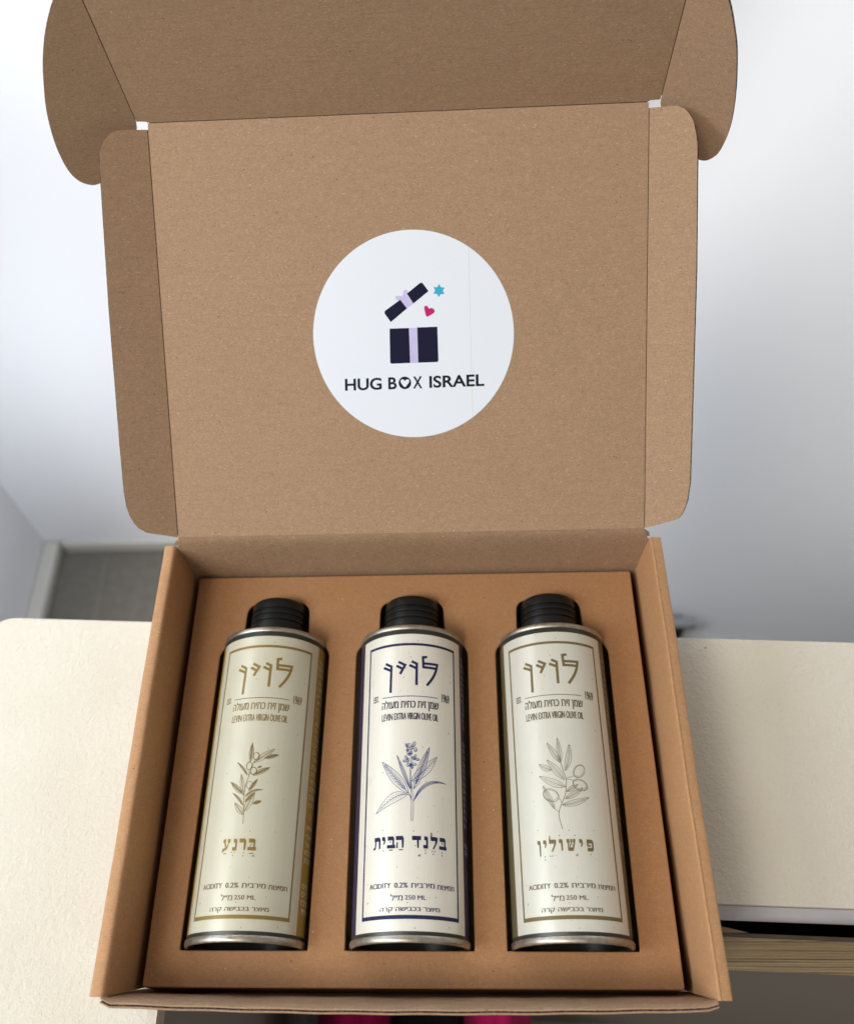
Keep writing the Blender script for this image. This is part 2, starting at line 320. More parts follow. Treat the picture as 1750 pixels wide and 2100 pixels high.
D={'M': {'strokes': [(0.02, [(0.066, 9.926), (0.091, 9.274), (0.127, 8.831), (0.159, 8.314), (0.148, 7.484), (0.237, 7.485), (0.253, 8.315), (0.197, 8.792), (0.145, 9.274), (0.133, 9.762)]), (0.015, [(0.095, 10.464), (0.118, 10.091), (0.132, 9.844)]), (0.015, [(0.145, 10.506), (0.168, 10.092), (0.161, 9.845)]), (0.02, [(0.026, 8.631), (0.13, 8.472), (0.172, 8.275)]), (0.02, [(-0.055, 8.6), (0.089, 8.512), (0.151, 8.314)]), (0.02, [(0.125, 9.153), (0.139, 8.952), (0.197, 8.792)])], 'leaves': [((0.026, 8.631), (-1.358, 10.214), (0.186, 0.142), 3, (0.0, 0.0)), ((0.107, 8.831), (-0.573, 10.465), (0.077, 0.028), 1, (0.0, 0.0)), ((-0.047, 8.584), (-1.639, 7.791), (-0.127, 0.183), 2, (0.103, 0.238)), ((0.27, 8.833), (1.043, 10.87), (0.175, -0.052), 3, (0.0, 0.0)), ((0.125, 9.193), (1.449, 10.45), (0.162, -0.156), 2, (0.042, -0.046)), ((0.273, 8.276), (1.965, 9.211), (0.037, -0.064), 1, (-0.193, 0.338))], 'ells': [((-0.0, 10.903), (0.102, -0.037), (-0.043, -0.117)), ((-0.085, 10.926), (0.051, 0.028), (0.047, -0.081)), ((0.259, 10.968), (0.069, -0.03), (-0.06, -0.13)), ((0.344, 10.718), (0.084, 0.003), (0.0, -0.1)), ((0.031, 10.61), (0.109, 0.0), (0.001, -0.117)), ((-0.053, 10.694), (0.058, 0.0), (0.0, -0.058)), ((0.155, 10.807), (0.076, 0.001), (0.001, -0.092)), ((-0.104, 10.32), (0.062, 0.022), (0.038, -0.102)), ((-0.02, 10.195), (0.058, -0.011), (-0.017, -0.106)), ((-0.195, 10.161), (0.087, -0.033), (-0.018, -0.05)), ((0.325, 10.351), (0.057, -0.008), (-0.023, -0.131)), ((0.45, 10.243), (0.101, -0.004), (-0.004, -0.053)), ((0.242, 10.299), (0.05, 0.03), (0.05, -0.085)), ((0.243, 10.01), (0.164, -0.024), (-0.01, -0.057)), ((-0.005, 9.976), (0.093, 0.033), (0.026, -0.07)), ((0.182, 9.886), (0.058, 0.001), (0.0, -0.099)), ((0.098, 9.967), (0.05, 0.001), (0.001, -0.082)), ((0.032, 10.485), (0.092, 0.0), (0.001, -0.05)), ((0.136, 10.568), (0.067, 0.001), (0.0, -0.083))]}, 'L': {'strokes': [(0.03, [(-0.138, 7.267), (-0.181, 7.875), (-0.244, 8.473), (-0.218, 9.077), (-0.116, 9.483), (0.014, 10.018), (0.096, 10.226)]), (0.015, [(-0.116, 9.483), (-0.153, 9.731)])], 'leaves': [((-0.111, 10.186), (-0.105, 11.113), (0.108, -0.014), 3, (0.0, 0.0)), ((0.084, 10.143), (1.028, 10.851), (0.084, -0.108), 2, (0.0, 0.0)), ((0.562, 10.364), (1.248, 10.592), (0.031, -0.087), 3, (0.0, 0.0)), ((0.09, 9.523), (0.877, 9.939), (0.055, -0.095), 3, (0.0, 0.0)), ((0.278, 9.896), (0.477, 9.977), (0.018, -0.038), 1, (0.0, 0.0)), ((-0.185, 9.526), (-0.804, 10.194), (0.041, 0.031), 1, (0.031, 0.031)), ((-0.267, 8.594), (-0.507, 9.6), (0.11, 0.008), 2, (0.0, 0.0)), ((-0.269, 8.614), (-1.035, 9.261), (0.078, 0.076), 3, (0.0, 0.0)), ((-0.193, 8.512), (0.644, 8.847), (0.022, -0.045), 1, (-0.052, 0.1)), ((-0.037, 8.791), (0.336, 9.354), (0.071, -0.048), 3, (0.0, 0.0)), ((-0.165, 8.271), (0.261, 8.712), (0.064, -0.058), 3, (0.0, 0.0)), ((-0.135, 7.835), (0.267, 8.732), (0.129, -0.063), 2, (0.0, 0.0)), ((0.216, 8.191), (0.621, 8.324), (0.031, -0.075), 3, (0.0, 0.0)), ((-0.252, 8.114), (-0.853, 8.719), (0.04, 0.031), 1, (0.04, 0.03)), ((-0.2, 7.679), (-0.683, 8.253), (0.099, 0.063), 2, (0.0, 0.0))], 'ells': [((0.149, 10.436), (0.138, 0.002), (0.02, -0.188)), ((-0.129, 9.97), (0.14, -0.025), (-0.014, -0.195)), ((0.088, 9.728), (0.158, 0.002), (0.019, -0.172)), ((-0.017, 9.054), (0.158, 0.0), (0.021, -0.183)), ((0.164, 10.452), (0.151, 0.003), (0.02, -0.183)), ((-0.147, 9.979), (0.14, -0.026), (-0.014, -0.204)), ((0.107, 9.745), (0.158, 0.002), (0.02, -0.181))]}, 'R': {'strokes': [(0.03, [(-0.334, 6.976), (-0.441, 7.453), (-0.438, 7.772), (-0.288, 8.129), (-0.092, 8.53), (-0.019, 8.939), (0.007, 9.269), (-0.093, 9.603), (-0.187, 10.025)]), (0.02, [(0.03, 9.29), (0.181, 9.344), (0.355, 9.398)]), (0.02, [(0.026, 9.248), (0.214, 9.237), (0.336, 9.169)]), (0.02, [(-0.285, 8.169), (-0.337, 8.292), (-0.393, 8.375)]), (0.02, [(-0.439, 7.752), (-0.557, 7.838), (-0.634, 7.922)])], 'leaves': [((-0.208, 10.026), (-0.799, 11.025), (0.11, 0.067), 1, (0.0, 0.0)), ((-0.183, 10.068), (-0.279, 11.237), (0.11, 0.015), 1, (0.0, 0.0)), ((-0.006, 9.644), (0.265, 10.912), (0.142, -0.017), 1, (0.077, 0.001)), ((-0.08, 9.228), (-0.847, 10.205), (0.126, 0.1), 1, (0.0, 0.0)), ((-0.632, 9.71), (-1.26, 10.039), (0.059, 0.111), 1, (-0.038, -0.039)), ((-0.043, 8.898), (-1.285, 9.473), (0.072, 0.149), 1, (-0.004, -0.058)), ((-0.635, 7.902), (-1.128, 9.004), (0.102, 0.04), 1, (0.0, 0.0)), ((-0.019, 8.672), (0.558, 9.012), (0.046, -0.083), 1, (0.0, 0.0)), ((-0.106, 8.347), (0.788, 8.881), (0.058, -0.102), 1, (0.014, -0.032)), ((-0.272, 8.068), (1.064, 8.445), (0.026, -0.131), 1, (-0.006, -0.073))], 'ells': [((0.658, 9.641), (0.244, -0.093), (-0.171, -0.304)), ((0.679, 9.629), (0.221, -0.083), (-0.158, -0.28)), ((0.666, 8.997), (0.335, -0.161), (-0.15, -0.221)), ((0.655, 8.98), (0.305, -0.147), (-0.135, -0.199)), ((-0.778, 8.54), (0.354, -0.188), (-0.144, -0.247)), ((-0.767, 8.519), (0.328, -0.174), (-0.127, -0.219))]}, 'logo': [[(0.941, 15.546), (0.716, 15.503), (0.743, 14.972), (1.44, 14.975)], [(0.757, 15.176), (1.493, 15.194), (1.45, 14.94), (1.319, 14.595), (1.136, 14.293), (0.918, 14.012)], [(0.126, 15.266), (0.391, 15.137), (0.382, 13.999)], [(0.009, 15.057), (0.379, 14.888)], [(-0.555, 15.258), (-0.207, 15.068), (-0.465, 14.595)], [(-0.663, 15.06), (-0.343, 14.872)], [(-1.271, 15.237), (-0.94, 15.043), (-0.964, 13.65)], [(-1.386, 15.045), (-0.95, 14.818)]], 'specks': [(0.454, 16.423, 0.045), (1.229, 16.5, 0.027), (1.745, 16.663, 0.032), (-1.999, 16.543, 0.022), (1.597, 16.365, 0.018), (-0.009, 15.733, 0.018), (0.094, 15.484, 0.04), (-0.717, 14.706, 0.018), (-0.293, 14.424, 0.04), (-0.722, 14.445, 0.013), (0.716, 14.624, 0.018), (-0.166, 14.9, 0.04), (2.354, 14.77, 0.027), (2.366, 14.436, 0.049), (2.007, 14.275, 0.018), (3.101, 14.645, 0.045), (-0.418, 13.739, 0.027), (-0.058, 13.666, 0.018), (0.707, 13.667, 0.022), (0.157, 13.835, 0.013), (2.942, 13.56, 0.018), (3.068, 13.484, 0.018), (-1.579, 12.824, 0.018), (0.694, 12.603, 0.027), (0.413, 12.657, 0.018), (-0.696, 12.085, 0.013), (1.499, 11.692, 0.022), (2.182, 11.756, 0.058), (2.571, 11.834, 0.022), (0.703, 10.85, 0.032), (-1.29, 11.016, 0.018), (-1.318, 9.684, 0.04), (1.737, 10.726, 0.018), (1.285, 9.783, 0.022), (0.873, 9.213, 0.027), (1.418, 9.639, 0.018), (1.758, 8.512, 0.027), (-1.354, 8.341, 0.027), (1.274, 8.122, 0.032), (-0.469, 7.787, 0.022), (0.962, 7.585, 0.018), (2.258, 7.371, 0.022), (-1.735, 7.808, 0.022), (-2.285, 9.122, 0.022), (-2.639, 9.738, 0.022), (-0.726, 7.555, 0.013), (-1.217, 6.999, 0.036), (0.271, 6.928, 0.04), (1.463, 6.956, 0.032), (-2.232, 6.418, 0.027), (0.357, 6.275, 0.045), (0.535, 5.855, 0.081), (-0.42, 5.833, 0.018), (-0.488, 5.349, 0.027), (0.504, 5.311, 0.018), (0.464, 4.894, 0.027), (1.601, 5.649, 0.018), (1.427, 5.701, 0.018), (1.629, 4.794, 0.022), (1.662, 4.366, 0.022), (1.336, 4.098, 0.036), (0.999, 4.068, 0.022), (-2.044, 3.891, 0.058), (0.01, 3.831, 0.036), (-2.094, 4.696, 0.027), (2.581, 3.925, 0.022), (-2.796, 3.08, 0.022), (-0.948, 3.044, 0.027), (0.028, 3.124, 0.022), (0.352, 2.813, 0.04), (2.06, 2.901, 0.054), (2.943, 3.044, 0.027), (2.913, 6.52, 0.027), (-1.936, 5.424, 0.013)], 'stick': {'navy': [[(-0.629, 10.847), (0.374, 10.85), (0.385, 9.053), (-0.565, 9.04), (-0.631, 9.062), (-0.656, 9.122)], [(0.8, 10.863), (1.834, 10.871), (1.848, 9.143), (1.827, 9.091), (1.76, 9.06), (0.799, 9.054)], [(-0.83, 11.764), (-0.03, 12.3), (0.3, 11.847), (-0.551, 11.18), (-0.855, 11.621), (-0.858, 11.707)], [(0.323, 12.6), (0.985, 13.097), (1.064, 13.126), (1.142, 13.098), (1.434, 12.688), (0.638, 12.084)]], 'lilac': [[(0.388, 10.849), (0.786, 10.85), (0.786, 9.054), (0.399, 9.052)], [(-0.03, 12.3), (0.323, 12.6), (0.638, 12.084), (0.3, 11.847)], [(-0.017, 12.299), (-0.15, 12.252), (-0.241, 12.32), (-0.283, 12.451), (-0.208, 12.5), (-0.063, 12.502), (0.095, 12.478), (0.133, 12.632), (0.17, 12.748), (0.251, 12.81), (0.329, 12.788), (0.379, 12.702), (0.335, 12.561), (0.159, 12.411)]], 'heart': [[(1.305, 11.398), (1.22, 11.661), (1.186, 11.845), (1.228, 11.935), (1.308, 11.952), (1.379, 11.91), (1.422, 11.805), (1.542, 11.834), (1.647, 11.798), (1.723, 11.698), (1.701, 11.607), (1.613, 11.532)]], 'hole': [[(0.065, 7.806), (-0.091, 7.978), (-0.147, 8.1), (-0.118, 8.187), (-0.036, 8.211), (0.036, 8.176), (0.074, 8.114), (0.123, 8.173), (0.198, 8.204), (0.284, 8.175), (0.302, 8.088), (0.231, 7.969)]]}, 'star': ((1.967, 12.696), (1.945, 12.36)), 'disc': ((0.072, 8.027), (0.4, 8.018)), 'line': [(3.526, 14.788), (3.532, 11.843), (3.549, 8.444), (3.571, 6.198)], 'dot': (3.728, 15.447), 'words': [('HUG', (-3.066, 7.69), (-1.142, 7.705), (-3.052, 8.322)), ('B', (-0.799, 7.708), (-0.355, 7.711), (-0.79, 8.338)), ('X', (0.491, 7.718), (0.974, 7.722), (0.497, 8.347)), ('ISRAEL', (1.343, 7.724), (4.195, 7.746), (1.347, 8.353))], 'circle': [(0.769, 15.773), (0.447, 5.144), (-4.611, 10.737), (5.744, 10.425)]}# ================================================================ THE SETTING
def slab(name, poly, z0, z1, mats, parent=None, bevel=0, mi=None):
    n = len(poly); V = [(x, y, z1) for x, y in poly] + [(x, y, z0) for x, y in poly]; F = []
    tr = tess(poly)
    for t in tr: F.append(t); F.append(tuple(n + q for q in t[::-1]))
    for i in range(n): F.append((i, n + i, n + (i + 1) % n, (i + 1) % n))
    return mk(name, V, F, mats, parent, bevel=bevel)
FZ = -105
tag(mk('floor', [(-400, -400, FZ), (400, -400, FZ), (400, 300, FZ), (-400, 300, FZ)], [(0, 1, 2, 3)], GREYP, sharp='flat'), kind='structure')
tag(slab('floor_seam', [(-61.2, 8), (-60.4, 8), (-60.4, 78), (-61.2, 78)], FZ + .02, FZ + .15, GREYP2), kind='structure')
tag(slab('back_wall', [(-73, 79.5), (12, 79.5), (12, 90), (-73, 90)], FZ, 70, WHITEP), kind='structure')
tag(slab('side_wall_left', [(-110, 34), (-72, 34), (-72, 90.5), (-110, 90.5)], FZ, 70, WHITEP, bevel=.8), kind='structure')
tag(mk('sloping_wall', [(12.1, 50, FZ), (320, 50, FZ), (320, 150, FZ + 173), (12.1, 150, FZ + 173), (12.1, 170, FZ), (320, 170, FZ), (320, 170, FZ + 173), (12.1, 170, FZ + 173)], [(0, 1, 2, 3), (4, 7, 6, 5), (3, 2, 6, 7), (0, 3, 7, 4), (1, 5, 6, 2), (0, 4, 5, 1)], WHITEP), kind='structure')  # slope made up so the wall catches the overhead light
tag(slab('skirting_back', [(-68.6, 78.4), (11, 78.4), (11, 79.48), (-68.6, 79.48)], FZ + .02, FZ + 3.0, RIMP, bevel=.3), kind='structure')
tag(slab('skirting_left', [(-71.98, 34), (-69.0, 34), (-69.0, 79.48), (-71.98, 79.48)], FZ + .02, FZ + 3.0, RIMP, bevel=.6), kind='structure')
RX, RZ = 37.9, -89.9
# near floor, below the box on the photographer's side
tag(slab('landing', [(-13.25, -300), (300, -300), (300, 7.0), (-13.25, 7.0)], FZ, -62, FLOORL, bevel=.2), kind='structure')
# parapet: plastered top with rounded far edge, lilac-grey front face
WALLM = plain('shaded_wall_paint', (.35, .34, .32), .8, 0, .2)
def ledge():
    far = lambda x: 20.85 - (x + 25.46) * .047
    near = lambda x: 4.72 - (x - 15.3) * .033
    xr = 120.0
    top = [(-25.9, -140), (-12.45, -140), (-12.45, near(-12.45)), (xr, near(xr)), (xr, far(xr)), (-25.9, far(-25.9))]
    top = rounded(top, [0, 0, 0, 0, 0, 1.6], 8)
    o = slab('ledge', top, -8.4, -7.02, [PLASTER], bevel=.22); tag(o, kind='structure')
    # painted front face set just under the plaster skin
    y = near
    V = []; F = []
    prof = [(-.02, -7.35), (-.10, -7.6), (-.32, -7.9), (-.42, -8.6), (-.40, -9.4), (-.1, -9.9), (.8, -10.1), (1.5, -10.15)]
    m = len(prof)
    xs = [-12.2, 20, 50, 80, 120]
    for x in xs:
        for (d, z) in prof: V.append((x, y(x) + d, z))
    for k in range(len(xs) - 1):
        for i in range(m - 1): F.append((k * m + i, k * m + i + 1, (k + 1) * m + i + 1, (k + 1) * m + i))
    tag(mk('ledge_front', V, F, LILACP, smooth=True), kind='structure')
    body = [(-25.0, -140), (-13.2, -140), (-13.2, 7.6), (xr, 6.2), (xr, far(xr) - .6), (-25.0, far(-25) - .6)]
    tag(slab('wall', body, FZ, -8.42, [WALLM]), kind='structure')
ledge()
# upright raw board in front of the wall, seen on its top edge
bd = root('wooden_board', (40, 3.2, -62), 'raw wooden board on edge below the ledge at the right, with a dark veneer lip', 'board')
def bpoly(x): return 2.35 - (x - 15) * .036, 3.95 - (x - 15) * .036
V = []; F = []
for x in (2, 120):
    a, b_ = bpoly(x)
    for (yy, zz) in ((a, -12.4), (b_, -12.4), (b_, -62), (a, -62)): V.append((x, yy, zz))
F = [(0, 1, 5, 4), (1, 2, 6, 5), (2, 3, 7, 6), (3, 0, 4, 7), (0, 3, 2, 1), (4, 5, 6, 7)]
mk('board_edge', V, F, [WOOD, FACEP], bd, [0, 0, 0, 1, 0, 0])
V = []
for x in (2, 120):
    a, b_ = bpoly(x)
    for (yy, zz) in ((b_ + .004, -12.3), (b_ + .20, -12.25), (b_ + .20, -62), (b_ + .004, -62)): V.append((x, yy, zz))
mk('veneer_lip', V, F, WOODD, bd, bevel=.02)
# torn paper sliver behind the board
mk('torn_sliver', [(13.0, 4.22, -12.2), (14.5, 4.5, -12.1), (16.2, 4.42, -12.15), (17.8, 4.08, -12.22), (13.0, 4.1, -12.26), (14.5, 4.3, -12.9)], [(0, 1, 4), (1, 2, 4), (2, 3, 4)], plain('torn_paper', (.20, .13, .09), .9), bd, sharp='flat')

# ================================================================ THE BOX
BX = root('cardboard_box', (0, 10.9, -7), 'open brown corrugated mailer box with raised lid, standing on the plastered ledge', 'box')
I3 = Matrix.Identity(3)
slab('base_panel', [(-13.3, 1.05), (13.3, 1.05), (13.3, 21.6), (-13.3, 21.6)], -7, -6.82, [K_IN], BX)
def side(sg):
    if sg > 0:
        pr = [(13.5, -7), (13.5, -.16), (13.47, -.06), (13.40, -.01), (13.1, .0), (13.02, .025), (12.975, .055), (12.93, .05), (12.895, .0), (12.88, -.08), (12.80, -.8), (12.66, -3.4), (12.62, -6.8), (12.7, -7)]
    else:
        pr = [(13.5, -7), (13.5, -.16), (13.47, -.05), (13.38, .0), (13.1, .01), (12.98, .0), (12.90, -.05), (12.85, -.16), (12.82, -.3), (12.78, -.8), (12.66, -3.4), (12.62, -6.8), (12.7, -7)]
    pr = [(sg * p, z) for p, z in pr]
    def wob(t, p, z):
        k = math.sin(t * .41 + sg) * .03 + math.sin(t * 1.3) * .012
        if z > -.5: return p + k * .6, z + k * .4
        return p + k, z
    return extrude_profile('side_wall', pr, 'y', -.02, 21.74, [K_OUT], BX, n=40, wob=wob, shear=.15)
side(1); side(-1)
# front wall: rolled inner ply, open groove, outer liner
fp = [(.85, -7), (.10, -.9), (.02, -.5), (-.05, -.27), (-.13, -.1), (-.21, .0), (-.265, -.02), (-.275, -.22), (-.315, -.22), (-.325, -.03), (-.35, -.0), (-.395, -.02), (-.405, -.1), (.65, -7)]
def fw(t, p, z):
    q = 1 - (t / 13.0) ** 2
    bow = -.20 * q if z > -1.2 else -.05 * q
    r = 0
    if abs(t) > 12.6: r = (abs(t) - 12.6) ** 2 * 1.2
    return p + bow + r * (1 if p < 0 else 0) + .01 * math.sin(t * 2.1), z + .015 * math.sin(t * .9 + 1)
extrude_profile('front_wall', fp, 'x', -12.97, 12.90, [K_IN, K_CORE], BX, n=60, wob=fw, wx=lambda z: 1.0 if z > -.6 else 1.03, mi=[0, 0, 0, 0, 0, 0, 1, 1, 1, 0, 0, 0, 0, 0])
# back wall curling up into the lid hinge
AL = R_(42.9458); BE = R_(57.298); HY, HZ, LL = 21.81, .868, 21.468
lu = Vector((0, math.cos(AL), math.sin(AL))); ln = Vector((0, -math.sin(AL), math.cos(AL)))
hL = Vector((0, HY, HZ)); top = hL + lu * LL
hp = [tuple((hL + lu * 1.2)[1:]), tuple((hL + lu * .55)[1:]), tuple((hL + lu * .15)[1:]), (HY - .03, HZ - .18), (HY - .09, HZ - .42), (HY - .13, HZ - .75), (HY - .14, HZ - 1.4), (21.66, -3.4), (21.66, -7)]
bk = [(y + .17, z - (.12 if i < 3 else 0)) for i, (y, z) in enumerate(hp)][::-1]
def bw(t, p, z):
    return p, z
o = extrude_profile('back_wall', hp[2:] + bk[:-2], 'x', -12.50, 12.50, [K_IN], BX, n=24, wx=lambda z: 1.0 if z > .45 else (1.012 if z > .1 else (1.034 if z > -.4 else 1.036)))
fr_lid = (hL, Matrix((Vector((1, 0, 0)), lu, ln)).transposed())
lid = board('lid_panel', [(-12.47, .0), (12.47, .0), (12.475, 21.45), (-12.475, 21.45)], .16, fr_lid, BX)
# wings, each folded a little towards the viewer
def wing(sg, ang, outl):
    a = R_(ang); ex = Vector((sg * math.cos(a), 0, 0)) + ln * math.sin(a)
    nrm = ex.cross(lu) * sg
    rot = Matrix((ex * sg, lu, nrm)).transposed()
    return board('lid_wing', [(sg * x, y) for x, y in outl], .16, (hL + Vector((sg * 12.47, 0, 0)), rot), BX)
wl = [(.045, .03), (.8, .25), (1.7, .50), (2.11, .78), (2.34, 1.1), (2.54, 1.53), (2.68, 2.1), (2.74, 2.86), (2.76, 5.1), (2.74, 12), (2.60, 19.3), (2.57, 19.8), (2.44, 20.25), (2.32, 20.48), (2.16, 20.66), (1.98, 20.82), (1.78, 20.94), (1.45, 21.02), (.73, 21.09), (.045, 21.12)]
wr = [(.045, .03), (.85, .30), (1.78, .67), (1.96, .88), (2.1, 1.16), (2.28, 1.7), (2.4, 2.69), (2.42, 4.33), (2.51, 13.27), (2.45, 19.1), (2.39, 19.61), (2.26, 20.19), (2.15, 20.45), (2.01, 20.66), (1.78, 20.92), (1.43, 21.1), (.73, 21.14), (.045, 21.18)]
W1 = wing(-1, 31, [(x * .97 if x > .1 else x, y - .03 if y < 5 else y + .02) for x, y in wl]); W2 = wing(1, 32, wr)
# front flap of the lid and its two ears
b2 = AL + BE
fu = Vector((0, math.cos(b2), math.sin(b2))); fn = Vector((0, -math.sin(b2), math.cos(b2)))
fr_flap = (top, Matrix((Vector((1, 0, 0)), fu, fn)).transposed())
flap = board('lid_flap', [(-12.48, .03), (12.46, .03), (12.52, .10), (13.0, .12), (13.0, 9.5), (-13.0, 9.5), (-13.0, .12), (-12.54, .10)], .16, fr_flap, BX)
def ear(sg, ang, outl):
    a = R_(ang); ex = Vector((sg * math.cos(a), 0, 0)) + fn * math.sin(a)
    rot = Matrix((ex * sg, fu, ex.cross(fu) * sg)).transposed()
    oo = catmull(outl, 5)
    oo = [(sg * p.x, p.y) for p in oo] + [(sg * .05, 9.5)]
    return board('flap_ear', oo, .16, (top + Vector((sg * 13.0, 0, 0)), rot), BX)
le = [(.03, .15), (.12, -.3), (.35, -.7), (1.0, -1.2), (1.7, -2.0), (2.3, -3.0), (2.75, -3.45), (3.16, -3.57), (3.61, -3.59), (4.13, -3.11), (4.38, -2.13), (4.3, -.32), (3.87, 1.87), (3.2, 3.9), (2.63, 5.27), (1.96, 6.54), (1.18, 7.7), (.3, 8.8)]
re_ = [(.03, .15), (.10, -.25), (.28, -.6), (.8, -.95), (1.3, -1.5), (1.8, -2.2), (2.2, -2.68), (2.58, -2.84), (2.89, -2.82), (3.18, -2.6), (3.5, -1.97), (3.62, -.91), (3.57, .38), (3.29, 2.14), (2.78, 4.19), (2.32, 5.42), (1.79, 6.55), (.6, 8.4)]
ear(-1, 12, le); ear(1, 28, re_)
# scored creases: a pinched paper strip lying just under each fold line
def crease(p, q, up, w=.16, dep=.055):
    p, q, up = Vector(p), Vector(q), Vector(up).normalized(); d = (q - p).normalized(); s = d.cross(up).normalized()
    V = []; F = []
    n = 24
    for i in range(n + 1):
        c = p + (q - p) * i / n + s * .012 * math.sin(i * 2.3)
        for k, (a, z) in enumerate(((-w / 2, -.03), (0, -dep), (w / 2, -.03))): V.append(tuple(c + s * a + up * z))
    for i in range(n):
        F += [(3 * i, 3 * i + 1, 3 * i + 4, 3 * i + 3), (3 * i + 1, 3 * i + 2, 3 * i + 5, 3 * i + 4)]
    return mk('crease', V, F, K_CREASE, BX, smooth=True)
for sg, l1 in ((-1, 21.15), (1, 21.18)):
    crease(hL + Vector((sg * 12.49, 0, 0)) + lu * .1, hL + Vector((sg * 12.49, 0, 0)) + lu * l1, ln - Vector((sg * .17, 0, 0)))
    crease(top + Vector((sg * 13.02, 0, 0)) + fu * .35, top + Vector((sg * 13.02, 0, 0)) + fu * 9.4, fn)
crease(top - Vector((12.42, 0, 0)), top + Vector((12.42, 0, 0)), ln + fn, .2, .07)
# small torn tabs where lid meets tray
for sg in (-1, 1):
    c = Vector((sg * 12.5, HY, HZ - .45))
    pts = [c + Vector((sg * dx, dy, dz)) for dx, dy, dz in ((0, .02, .12), (.18, .0, .05), (.33, -.03, -.12), (.38, -.05, -.32), (0, -.08, -.3), (0, .16, .1), (.18, .14, .02), (.34, .1, -.14), (.39, .08, -.34), (0, .06, -.32))]
    mk('hinge_tab', pts, [(0, 1, 2, 3, 4), (9, 8, 7, 6, 5), (0, 5, 6, 1), (1, 6, 7, 2), (2, 7, 8, 3), (3, 8, 9, 4), (4, 9, 5, 0)], K_IN, BX)

# ---------------------------------------------------------------- sticker on the lid (part with printed sub-parts)
def lidfaces(name, V2, F, mat, h, parent):
    return mk(name, [(x, y, h) for x, y in V2], F, mat, parent, frame=fr_lid, sharp='flat')
circ = []
cx, cy = .575, 10.47
for k in range(96):
    a = 2 * math.pi * k / 96; circ.append((cx + 5.18 * math.cos(a), cy + 5.31 * math.sin(a)))
V = [(x, y, .014) for x, y in circ] + [(x, y, .001) for x, y in circ]
F = [tuple(range(96))] + [(i, 96 + i, 96 + (i + 1) % 96, (i + 1) % 96) for i in range(96)]
STICK = mk('sticker', V, F, STK, BX, frame=fr_lid); STICK['label'] = 'round white printed sticker'
def polys(name, lst, mat, h):
    V = []; F = []
    for pl in lst:
        b = len(V); V += pl; F += [tuple(b + i for i in t) for t in tess(pl)]
    return lidfaces(name, V, F, mat, h, STICK)
S_ = D['stick']
polys('gift_box_half', S_['navy'][0:1], NAVY, .018); polys('gift_box_half', S_['navy'][1:2], NAVY, .018)
polys('gift_lid_half', S_['navy'][2:3], NAVY, .018); polys('gift_lid_half', S_['navy'][3:4], NAVY, .018)
polys('ribbon', S_['lilac'][0:1], LIL, .019); polys('ribbon', S_['lilac'][1:2], LIL, .019); polys('bow', S_['lilac'][2:3], LIL, .0175)
hh = [tuple(p) for p in catmull(S_['heart'][0], 3, True)]; polys('heart', [hh], MAG, .018)
c, t = D['star']; r = (Vector(t) - Vector(c)).length; a0 = math.atan2(t[1] - c[1], t[0] - c[0])
polys('star', [[(c[0] + (r if k % 2 == 0 else r * .577) * math.cos(a0 + k * math.pi / 6), c[1] + (r if k % 2 == 0 else r * .577) * math.sin(a0 + k * math.pi / 6)) for k in range(12)]], CYA, .018)
c, t = D['disc']; r = (Vector(t) - Vector(c)).length
polys('letter_disc', [[(c[0] + r * math.cos(k * math.pi / 20), c[1] + r * math.sin(k * math.pi / 20)) for k in range(40)]], CHAR, .018)
hh = [tuple(p) for p in catmull(S_['hole'][0], 3, True)]; polys('disc_heart', [hh], STK, .021)
V = []; F = []; ribbon(V, F, D['line'], .022); lidfaces('hairline', V, F, BEI, .0165, STICK)
for wd, p0, p1, p2 in D['words']:
    tv, tf = text_mesh(wd, .024, 6); p0, p1, p2 = Vector(p0), Vector(p1), Vector(p2)
    lidfaces('lettering', [tuple(p0 + (p1 - p0) * s + (p2 - p0) * t) for s, t in tv], tf, CHAR, .018, STICK)
d = D['dot']; mk('red_fleck', [(d[0] + .045 * math.cos(k), d[1] + .045 * math.sin(k), .004) for k in range(6)], [tuple(range(6))], RED, BX, frame=fr_lid, sharp='flat')

# ================================================================ INSERT
INS = root('insert_tray', (0, 11, -6.8), 'flat brown card insert with three bottle-shaped cut-outs, fitted inside the open box', 'insert')
HI = -3.34
def cutout(xc, tilt):
    p = [(-3.06, 2.10), (3.04, 2.10), (3.09, 16.75), (2.72, 17.35), (1.85, 17.5), (1.80, 19.82), (-1.80, 19.82), (-1.85, 17.5), (-2.70, 17.35), (-3.06, 16.75)]
    rr = [.1, .1, .25, .25, .1, .75, .75, .1, .25, .25]
    return [(xc + x + tilt * (y - 2.5), y) for x, y in rounded(p, rr, 5)]
CAN = {'L': (-7.72, .2 / 14.9), 'M': (0.0, 0.0), 'R': (7.49, .042 / 14.9)}
cu = bpy.data.curves.new('insert', 'CURVE'); cu.dimensions = '2D'; cu.fill_mode = 'BOTH'; cu.extrude = .02 * U; cu.bevel_depth = .06 * U; cu.bevel_resolution = 2
def spl(pts):
    s = cu.splines.new('POLY'); s.points.add(len(pts) - 1); s.use_cyclic_u = True
    for i, (x, y) in enumerate(pts): s.points[i].co = (x * U, (y - 11) * U, 0, 1)
e = .06
spl(rounded([(-12.27 + e, .62 + e), (12.27 - e, .62 + e), (12.27 - e, 21.44 - e), (-12.27 + e, 21.44 - e)], .08, 3))
for k in 'LMR': spl(cutout(*CAN[k]))
co = bpy.data.objects.new('tmp', cu); COL.objects.link(co); bpy.context.view_layer.update()
me = bpy.data.meshes.new_from_object(co.evaluated_get(bpy.context.evaluated_depsgraph_get())); bpy.data.objects.remove(co)
me.materials.clear(); me.materials.append(K_INS); me.name = 'top_panel'
